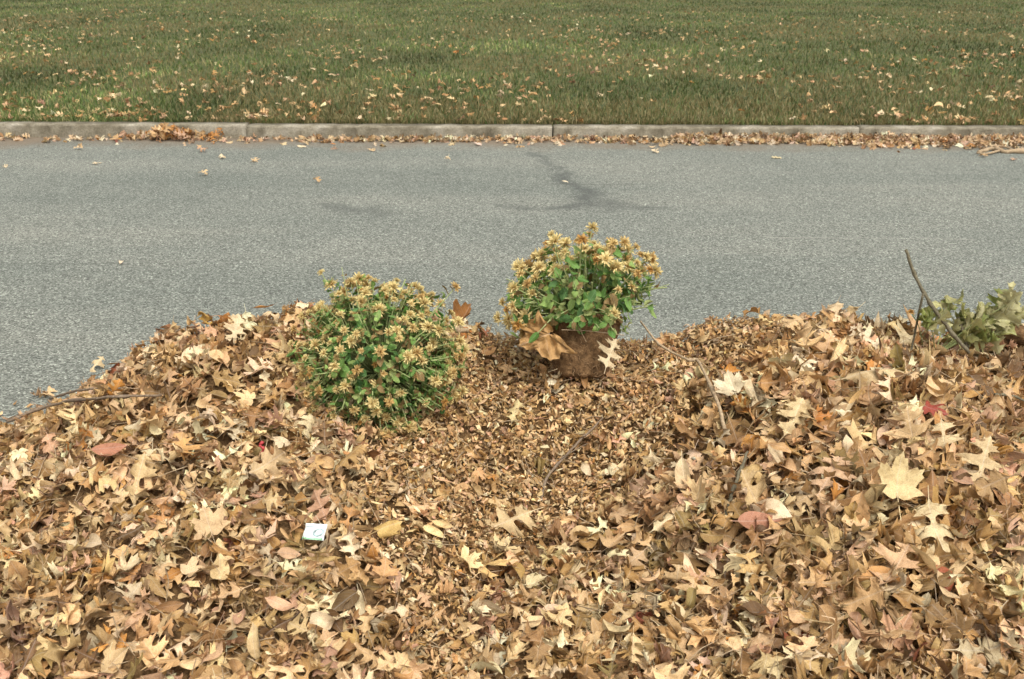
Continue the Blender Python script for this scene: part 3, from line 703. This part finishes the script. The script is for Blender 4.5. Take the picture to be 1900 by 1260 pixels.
def root_ball(root, base, top, r0, r1, roots=70, seed=3):
    r_ = random.Random(seed); ax = (top - base); Ln = ax.length; B = basis(ax).to_3x3(); rl = Vector(root.location)
    prof = [(0, .0), (0, .55), (.02, .85), (.06, .96), (.15, 1.0), (.3, 1.0), (.5, 1.0), (.7, 1.0), (.86, 1.0), (.93, 1.05), (.97, 1.06), (1.0, 1.0), (1.0, .8), (.985, .5), (.99, 0)]
    prof = [(np.interp(q, np.linspace(0, 1, len(prof)), [p_[0] for p_ in prof]), np.interp(q, np.linspace(0, 1, len(prof)), [p_[1] for p_ in prof])) for q in np.linspace(0, 1, 43)]; ns = 64; V = []; F = []
    for j, (t, k) in enumerate(prof):
        for i in range(ns):
            a = 2 * math.pi * i / ns; rr = (r0 + (r1 - r0) * t) * k * (1 + .13 * float(vnoise(math.cos(a) * 2.2 + 9, math.sin(a) * 2.2 + t * 4, 77)) + .07 * float(vnoise(math.cos(a) * 7 + 30, math.sin(a) * 7 + t * 12, 78)) + .045 * r_.uniform(-.5, .5))
            V.append(base + B @ Vector((rr * math.cos(a), rr * math.sin(a), t * Ln + .01 * float(vnoise(a * 3, t * 3, 5)))) - rl)
    for j in range(len(prof) - 1):
        for i in range(ns):
            a0 = j * ns + i; a1 = j * ns + (i + 1) % ns; F += [(a0, a1, a1 + ns), (a0, a1 + ns, a0 + ns)]
    b = link('root_ball', mesh_np('root_ball', np.array([tuple(v) for v in V]), np.array(F), M_SOIL), root)
    parts = []
    for i in range(roots):
        a = r_.uniform(0, 6.28); t = r_.uniform(.05, .9); pts = []
        da, dt = r_.uniform(-.3, .3), r_.uniform(-.12, .12)
        for k in range(6):
            rr = (r0 + (r1 - r0) * t) * r_.uniform(1.005, 1.04); pts.append(base + B @ Vector((rr * math.cos(a), rr * math.sin(a), t * Ln)) - rl)
            a += da * .35 + r_.uniform(-.09, .09); t = min(.95, max(.03, t + dt * .35 + r_.uniform(-.04, .04)))
        parts.append(tube(pts, [r_.uniform(.0006, .0014)] * 6, 4))
    V, F = merge(parts); o = link('fine_roots', mesh_np('fine_roots', V, F, M_ROOT), b); o['kind'] = 'stuff'

# right plant: tipped out of its pot, root ball bare
rb0 = at(1080, 686, 3.12); rb1 = at(1086, 586, 3.20)
plant_r = empty('chrysanthemum_plant', rb0, 'half dead chrysanthemum standing on its bare brown root ball', 'plant')
root_ball(plant_r, rb0 + Vector((0, 0, -.03)), rb1, .094, .118, 170)
bR = rb1 + Vector((0, .02, -.01))
def dirpx(b, px, py, dy=0.0):
    p = at(px, py, b.y + dy) - b; return p.normalized(), p.length
ex = [dirpx(bR, *q) for q in ((935, 590, -.06), (950, 603, -.09), (922, 604, -.05), (965, 618, -.1), (948, 575, -.1), (930, 575, -.02), (972, 590, -.14))] + [dirpx(bR, 905, 572, -.03), dirpx(bR, 928, 560, -.03), dirpx(bR, 940, 610, -.08), dirpx(bR, 960, 628, -.1), dirpx(bR, 1222, 522, 0), dirpx(bR, 1178, 612, -.06), dirpx(bR, 1175, 590, -.1), dirpx(bR, 1000, 600, -.14),
      dirpx(bR, 1165, 560, -.12), dirpx(bR, 945, 520, -.02), dirpx(bR, 938, 540, -.05), dirpx(bR, 1195, 480, .02), dirpx(bR, 1190, 560, -.1), dirpx(bR, 1180, 625, -.02)]
mum(plant_r, bR, Vector((-.13, -.08, 1)), .275, .285, 150, rad(78), 5, .25, .042, .030, (lambda d: .97 if d.z > .55 and d.y > -.5 else (.75 if d.x < -.65 else .10)), 5, ex, flist=[0, 1, 2, 3, 4, 0, 6, 5, 3, 6, 1, 7], gtone=(1.3, 1.18, 1.1))

# left plant: fallen over towards the viewer, a ball of leaves and faded flowers
bL = at(702, 678, 2.97)
plant_l = empty('chrysanthemum_plant', bL, 'round bushy chrysanthemum with many faded yellow flowers tipped over on the left mound', 'plant')
axL = Vector((-.02, -.72, .60))
root_ball(plant_l, bL + Vector((0, .17, -.12)), bL + Vector((0, .03, -.01)), .088, .104, 20, 9)
exl = [dirpx(bL, *q) for q in [(600, 512, .0), (575, 548, .0), (758, 500, .03), (838, 540, .02), (800, 545, .0), (640, 512, .0), (852, 660, -.08), (735, 508, 0), (620, 535, 0), (845, 600, -.05), (565, 590, -.05),
       (590, 700, -.12), (600, 740, -.14), (640, 770, -.16), (690, 788, -.17), (740, 775, -.17), (790, 740, -.14), (830, 705, -.12), (660, 785, -.17), (715, 785, -.17), (610, 760, -.15), (765, 760, -.16), (585, 720, -.13), (630, 765, -.16)]]
mum(plant_l, bL, axL, .27, .265, 450, rad(108), 6, .6, .032, .0235, .72, 8, exl, dead=.12, flist=[0, 0, 1, 2, 3, 4, 6, 6, 7, 5])

# the big crumpled maple leaf across the root ball, with its long stalk
def big_maple():
    global rng
    keep = rng; rng = np.random.default_rng(77)
    UV, F = maple((.2, .4, .6, .8, 1.0), 5, .42); k = (UV[:, 1] < .36) & (np.abs(UV[:, 0]) < .01)
    L = bend_leaves(UV, 1, np.array([.175]), .45)[0]
    u = UV[:, 0]; v = UV[:, 1]
    L[:, 2] += .016 * np.sin(u * 17 + 1) * np.cos(v * 13) + .010 * np.sin(v * 31 + u * 20) + .03 * np.clip(np.abs(u) - .25, 0, 1)
    rng = keep
    p = at(1012, 622, 3.03); nn = Vector((-.25, -.9, .35)).normalized(); t = -(CAM_R @ Vector((math.cos(rad(20)), math.sin(rad(20)), 0))); t = (t - nn * t.dot(nn)).normalized(); b = t.cross(nn)
    ok = ~((np.abs(u) < .013) & (v < .37))
    idx = np.where(ok)[0]; rem = -np.ones(len(UV), int); rem[idx] = np.arange(len(idx)); Fk = F[ok[F].all(1)]
    W = np.array(p)[None] + L[:, 0:1] * np.array(b) + L[:, 1:2] * np.array(t) + L[:, 2:3] * np.array(nn)
    W = W[idx]; lv = np.zeros((len(W), 3)); lv[:, 0] = u[idx]; lv[:, 1] = v[idx]
    o = one_leaf('maple_leaf', W, rem[Fk], np.array((.46, .27, .11)), lv, M_DRY)
    tag(o, 'big crumpled rusty maple leaf hanging against the bare root ball', 'leaf')
    c = Vector(o.location); j = at(1042, 612, 3.02)
    pts = curve_pts([j - c, at(1090, 614, 3.05) - c, at(1158, 622, 3.06) - c], 14); v_, f_ = tube(pts, [.0016] * 14, 5)
    link('leaf_stalk', mesh_np('leaf_stalk', v_, f_, M_TWIGP), o)
big_maple()
# dry stem hanging over the root ball
stick('dry_stem', 'dry flower stem drooping down the front of the root ball', [at(1060, 588, 3.06), at(1076, 612, 3.04), at(1088, 635, 3.04)], .0014, .001, M_TWIGP, cat='stem')

# ------------------------------------------------------------------ wilted weed at the right edge
WEEDL = half_leaf([(-.2, .01)] + OAK_B[1:], HI)
def weed():
    base = at(1735, 660, 3.22)
    root = empty('weed_plant', base, 'wilted grey green weed with lobed leaves at the right end of the pile', 'plant'); r_ = random.Random(4)
    tips = [(1885, 552), (1868, 566), (1848, 575), (1880, 590), (1840, 600), (1762, 560), (1800, 585), (1815, 612), (1725, 600), (1860, 620), (1895, 570)]
    tones = [(.30, .30, .11), (.38, .36, .16), (.44, .41, .22), (.21, .24, .07), (.40, .38, .19)]
    for (px, py) in tips:
        e = at(px, py, 3.2 + r_.uniform(-.06, .08)); mid = base.lerp(e, .5) + Vector((0, 0, r_.uniform(.0, .03)))
        pts = curve_pts([base, mid, e], 8); v, f = tube([p - base for p in pts], [.0024, .0023, .0022, .002, .0018, .0016, .0014, .0012], 5)
        link('stem', mesh_np('stem', v, f, M_STEM), root)
        for k in range(6):
            t = r_.uniform(.35, 1.0); p = base.lerp(mid, t * 2) if t < .5 else mid.lerp(e, t * 2 - 1)
            UV, F = WEEDL; global rng
            keep = rng; rng = np.random.default_rng(900 + k + px); L = bend_leaves(UV, 1, np.array([r_.uniform(.07, .12)]), 1.0); rng = keep
            d = ((e - base).normalized() + Vector((r_.gauss(0, .5), r_.gauss(0, .5), r_.gauss(0, .45)))).normalized()
            nn = Vector((r_.gauss(0, .5), -.5 + r_.gauss(0, .5), .7)); nn = (nn - d * nn.dot(d)).normalized(); b = d.cross(nn)
            W = np.array(p)[None] + L[0, :, 0:1] * np.array(b) + (L[0, :, 1:2] + .03) * np.array(d) + L[0, :, 2:3] * np.array(nn)
            o = one_leaf('leaf', W, F, np.array(tones[r_.randrange(5)]) * r_.uniform(.8, 1.2), luv_of(UV, 1)[0], M_GREEN); under(o, root)
    # dried bud on the fork of the stick
    o = link('seed_head', FLOWERS[5], root); o.matrix_local = Matrix.Translation(at(1690, 580, 3.17) - base) @ Matrix.Diagonal((.022, .022, .02, 1))
    s = curve_pts([at(1712, 640, 3.2) - base, at(1705, 605, 3.19) - base, at(1692, 582, 3.175) - base], 6); v, f = tube(s, [.0016] * 6, 5); link('stem', mesh_np('stem', v, f, M_STEM), root)
weed()

# clods of dark soil behind the pile
def clod(px, py, Y, s, label, seed):
    r_ = random.Random(seed); V = []; F = []; nu, nv = 16, 9
    for j in range(nv + 1):
        for i in range(nu):
            th = math.pi * j / nv; ph = 2 * math.pi * i / nu; rr = s * (1 + .7 * float(vnoise(math.cos(ph) * 2 + seed, math.sin(ph) * 2 + th * 2, seed)) + r_.uniform(-.12, .12))
            V.append((rr * 1.5 * math.sin(th) * math.cos(ph), rr * math.sin(th) * math.sin(ph), rr * .75 * math.cos(th)))
    for j in range(nv):
        for i in range(nu): a = j * nu + i; b = j * nu + (i + 1) % nu; F += [(a, a + nu, b + nu), (a, b + nu, b)]
    o = link('soil_clod', mesh_np('soil_clod', np.array(V), np.array(F), M_SOIL), None, at(px, py, Y)); tag(o, label, 'soil')
clod(1640, 622, 3.36, .05, 'dark soil clod on the skyline left of the weed', 3)
clod(1885, 622, 3.3, .05, 'dark soil clod behind the weed at the right edge', 8)

# ------------------------------------------------------------------ paper packet and small red scrap
def flatmat(name, c, r=.5):
    m, n, l, bs, o = mat(name); tc = n.new('ShaderNodeTexCoord'); f = noise(n, l, 60, 4, .6, tc.outputs['Object'])
    l.new(ramp(n, l, f, [(.3, tuple(x * .88 for x in c)), (.7, c)]), bs.inputs['Base Color']); bs.inputs['Roughness'].default_value = r; return m
def packet():
    p = on(587, 1004, .035); root = None
    upv = (CAM_R @ Vector((0, 1, 0))); nn = Vector((0.1, -.75, .62)).normalized(); t = (upv - nn * upv.dot(nn)).normalized(); b = t.cross(nn)
    tilt = rad(-6); b, t = b * math.cos(tilt) + t * math.sin(tilt), t * math.cos(tilt) - b * math.sin(tilt)
    Wd, Ht = .055, .042
    def bend(u, v, o=0.0):
        z = .010 * math.sin(u * 3.4 + .6) - .006 * (v + .5) ** 2 + .005 * math.sin(v * 7 + u * 5) + .003 * abs(math.sin(u * 9 - v * 6)) + o
        return b * (u * Wd + .004 * v) + t * (v * Ht) + nn * z
    def patch(name, us, vs, inside, m, o0, o1, parent):
        V = []; F = []; k = len(vs)
        for o in (o0, o1):
            for u in us:
                for v in vs: V.append(tuple(bend(*inside(u, v), o)))
        n0 = len(us) * k
        for i in range(len(us) - 1):
            for j in range(k - 1):
                a = i * k + j; F += [(a, a + 1, a + k + 1), (a, a + k + 1, a + k), (n0 + a, n0 + a + k + 1, n0 + a + 1), (n0 + a, n0 + a + k, n0 + a + k + 1)]
        edge = [i * k for i in range(len(us))] + [(len(us) - 1) * k + j for j in range(1, k)] + [i * k + k - 1 for i in range(len(us) - 2, -1, -1)] + [j for j in range(k - 2, 0, -1)]
        for q in range(len(edge)): a, c = edge[q], edge[(q + 1) % len(edge)]; F += [(a, c, c + n0), (a, c + n0, a + n0)]
        return link(name, mesh_np(name, np.array(V), np.array(F), m), parent, p if parent is None else None)
    lin = lambda a, c, n: list(np.linspace(a, c, n)); idn = lambda u, v: (u, v)
    root = patch('paper_packet', lin(-.5, .5, 13), lin(-.5, .5, 10), idn, flatmat('white_paper', (.74, .80, .82)), -.0015, .0015, None)
    tag(root, 'small torn white paper packet with a green edge among the leaves', 'packet')
    patch('green_edge', lin(-.49, .42, 12), lin(-.49, -.36, 3), idn, flatmat('green_print', (.30, .58, .36)), .0018, .0024, root)
    ring = lambda u, v: (0.2 + .27 * v * math.cos(u), -.05 + .24 * v * math.sin(u) + .05 * math.cos(u))
    patch('printed_oval', lin(0, 2 * math.pi, 28), [.6, 1.0], ring, flatmat('grey_print', (.36, .46, .50)), .0018, .0024, root)
    patch('printed_line', lin(-.42, .05, 8), lin(.28, .33, 2), idn, flatmat('blue_print', (.55, .64, .72)), .0018, .0024, root)
packet()
def scrap():
    p = on(490, 846, .03); pts = curve_pts([p + Vector((.005, 0, .02)), p + Vector((-.006, -.004, .012)), p + Vector((.006, -.006, 0)), p + Vector((-.002, -.008, -.012))], 12)
    v, f = tube([q - p for q in pts], [.003 + .003 * math.sin(i * 1.9) ** 2 for i in range(12)], 7, .3)
    o = link('red_scrap', mesh_np('red_scrap', v, f, flatmat('red_scrap', (.36, .03, .035))), None, p); tag(o, 'small bright red crumpled scrap in the left mound', 'scrap')
scrap()

# ------------------------------------------------------------------ leaves on the road and along the far kerb
def road_leaf(px, py, kd, size, col, seed, curl=.5):
    global rng
    keep = rng; rng = np.random.default_rng(5000 + seed); UV, F = SH_HI[kd]; p = ground(px, py)
    W = orient(bend_leaves(UV, 1, np.array([size]), curl), np.array([[p.x, p.y, 0]]), np.array([[.1, -.12, 1.0]]) / 1.01)[0]; W[:, 2] += .007 - W[:, 2].min()
    o = one_leaf('fallen_leaf', W, F, np.array(col), luv_of(UV, 1)[0], M_DRY); rng = keep; return o
lone = road_leaf(226, 491, 3, .05, (.62, .5, .36), 1); tag(lone, 'lone pale leaf on the near half of the road at left', 'leaf')
lone = road_leaf(1048, 341, 3, .06, (.68, .58, .42), 2); tag(lone, 'whitish leaf lying on the dark stain on the road', 'leaf')
lone = road_leaf(1440, 295, 1, .10, (.6, .5, .3), 3); tag(lone, 'single pale leaf on the right of the road near the far gutter', 'leaf')
lone = road_leaf(888, 270, 4, .13, (.66, .5, .42), 4); tag(lone, 'large pinkish leaf at the edge of the far gutter', 'leaf')
ORD = 'first second third fourth fifth sixth seventh eighth ninth tenth eleventh twelfth thirteenth fourteenth fifteenth sixteenth seventeenth'.split()
for i, (px, py) in enumerate(sorted([(10, 312), (182, 305), (145, 279), (412, 295), (376, 283), (472, 302), (370, 275), (560, 274), (690, 281), (378, 327), (588, 340), (1880, 298), (1825, 292), (1210, 276), (1215, 284), (620, 279), (830, 300)])):
    o = road_leaf(px, py, [0, 1, 2, 3, 1][i % 5], .07 + .04 * ((i * 37) % 10) / 10, PAL[[2, 1, 2, 0, 6, 1][i % 6]], 20 + i, .8)
    tag(o, f'small fallen leaf on the far half of the road, {ORD[i]} from the left', 'leaf', 'leaves scattered on the far half of the road')

def drift(name, label, specs, smin, smax, top=None, kind='stuff', cat='leaves', bits_=0):
    bag = Bag(); parts = []
    for (x0, x1, n, depth, hz) in specs:
        x = rng.uniform(x0, x1, n); y = KERB_Y - .01 - np.abs(rng.normal(0, depth, n)); z = hz * np.exp(-((KERB_Y - y) / (depth * 1.2)) ** 2) * rng.random(n) + .014
        nr = rng.normal(0, .35, (n, 3)) + np.array([0, -.25, 1]); nr /= np.linalg.norm(nr, axis=1)[:, None]; kd_ = rng.integers(0, 5, n)
        for kd in range(5):
            q = kd_ == kd; UV, F = SH_XLO[kd]; m_ = int(q.sum())
            if m_: bag.add(orient(bend_leaves(UV, m_, rng.uniform(smin, smax, m_)), np.stack([x, y, z], -1)[q], nr[q]), F, pick_cols(m_, W_BIG) * np.array([.85, .88, 1.0]), luv_of(UV, m_))
    o = bag.build(name, M_DRY); tag(o, label, cat); return o
gx = lambda px: ground(px, 259).x
drift('leaf_drift', 'long drift of fallen leaves along the right half of the far kerb', [(gx(1250), gx(2100), 1500, .11, .05), (gx(1000), gx(1300), 160, .12, .03), (gx(1500), gx(2100), 700, .2, .035)], .06, .12)
drift('leaf_drift', 'thin line of fallen leaves along the left half of the far kerb', [(gx(-100), gx(1000), 210, .15, .015), (gx(560), gx(1000), 170, .15, .02)], .05, .11)
hp = empty('leaf_heap', (gx(320), KERB_Y - .1, 0), 'small rusty heap of leaves against the far kerb at left', 'leaf heap')
for i in range(110):
    x = rng.normal(gx(318), .24); y = KERB_Y - .03 - abs(rng.normal(0, .09)); UV, F = SH_LO[int(rng.integers(0, 5))]
    nr = rng.normal(0, .45, (1, 3)) + np.array([[0, -.3, 1]]); nr /= np.linalg.norm(nr)
    W = orient(bend_leaves(UV, 1, np.array([rng.uniform(.07, .13)])), np.array([[x, y, .015 + .13 * rng.random() * math.exp(-((x - gx(318)) / .25) ** 2)]]), nr)[0]; W[:, 2] += max(0, .006 - W[:, 2].min())
    under(one_leaf('leaf', W, F, PAL[int(rng.choice([8, 0, 3, 6, 1], p=[.35, .2, .2, .15, .1]))] * rng.uniform(.8, 1.15), luv_of(UV, 1)[0], M_DRY), hp)
def gp(px, py, z=.02): return ground(px, py, z)
stick('fallen_branch', 'pale forked branch lying in the far gutter at the right edge', [gp(1815, 282), gp(1840, 276), gp(1870, 281), gp(1960, 280)], .016, .022, M_TWIGP, cat='branch',
      parts=[('side_shoot', [gp(1860, 278), gp(1832, 285), gp(1812, 284)], .012, .007), ('side_shoot', [gp(1885, 281), gp(1862, 272), gp(1835, 271)], .012, .007)])

# grass and leaves on the lawn beyond the kerb
def grass(name, x0, x1, y0, y1, n, z0, label, hmin, hmax):
    y = y0 + (y1 - y0) * rng.random(n) ** 2.0; x = rng.uniform(x0, x1, n) * y; a = rng.uniform(0, 6.28, n); h = rng.uniform(hmin, hmax, n); wd = rng.uniform(.003, .007, n) * (y / y0) ** .8
    lx, ly = rng.normal(0, .35, n) * h, rng.normal(0, .35, n) * h; cx, cy = np.cos(a) * wd, np.sin(a) * wd; z = np.full(n, z0)
    V = np.stack([np.stack([x - cx, y - cy, z], -1), np.stack([x + cx, y + cy, z], -1), np.stack([x + cx * .7 + lx * .4, y + cy * .7 + ly * .4, z + h * .6], -1), np.stack([x + lx, y + ly, z + h], -1), np.stack([x - cx * .7 + lx * .4, y - cy * .7 + ly * .4, z + h * .6], -1)], 1)
    F = np.array([(0, 1, 2), (0, 2, 4), (4, 2, 3)])
    pal = np.array([(.07, .11, .03), (.10, .14, .04), (.05, .085, .025), (.22, .19, .09), (.15, .15, .06)]); pt = vnoise(x * .6, y * .35, 41) + vnoise(x * 1.7, y * .9, 42) * .6; c = pal[rng.integers(0, 5, n)] * np.exp(rng.normal(0, .18, (n, 1)) + pt[:, None] * 1.1); st_ = vnoise(x * .45 + 7, y * .3, 43) > .12; c[st_ & (rng.random(n) < .55)] = (.20, .165, .075); h = h * 1
    b = Bag(); lv = np.zeros((n, 5, 3)); lv[..., 0] = 1.3; b.add(V, F, c, lv); o = b.build(name, M_GREEN); tag(o, label, 'grass')
grass('grass', -.62, .62, KERB_Y + .17, KERB_Y + 45, 170000, .11, 'autumn lawn grass beyond the far kerb', .03, .09)
def lawn_leaves():
    b = Bag(); n = 5200; y = KERB_Y + .2 + 26 * rng.random(n) ** 1.6; x = rng.uniform(-.62, .62, n) * y
    k = rng.random(n) < np.clip(.42 + 1.1 * vnoise(x * .7, y * .5, 61) + .6 * vnoise(x * 2.3, y * 1.6, 62), .03, 1); x, y = x[k], y[k]; n = len(x); kd_ = rng.integers(0, 5, n)
    nr = rng.normal(0, .3, (n, 3)) + np.array([0, 0, 1]); nr /= np.linalg.norm(nr, axis=1)[:, None]; P = np.stack([x, y, rng.uniform(.15, .175, n)], -1)
    for kd in range(5):
        q = kd_ == kd; UV, F = SH_XLO[kd]; m_ = int(q.sum()); b.add(orient(bend_leaves(UV, m_, rng.uniform(.07, .13, m_)), P[q], nr[q]), F, pick_cols(m_, W_BIG), luv_of(UV, m_))
    tag(b.build('lawn_leaves', M_DRY), 'fallen leaves scattered over the lawn beyond the far kerb', 'leaves')
lawn_leaves()
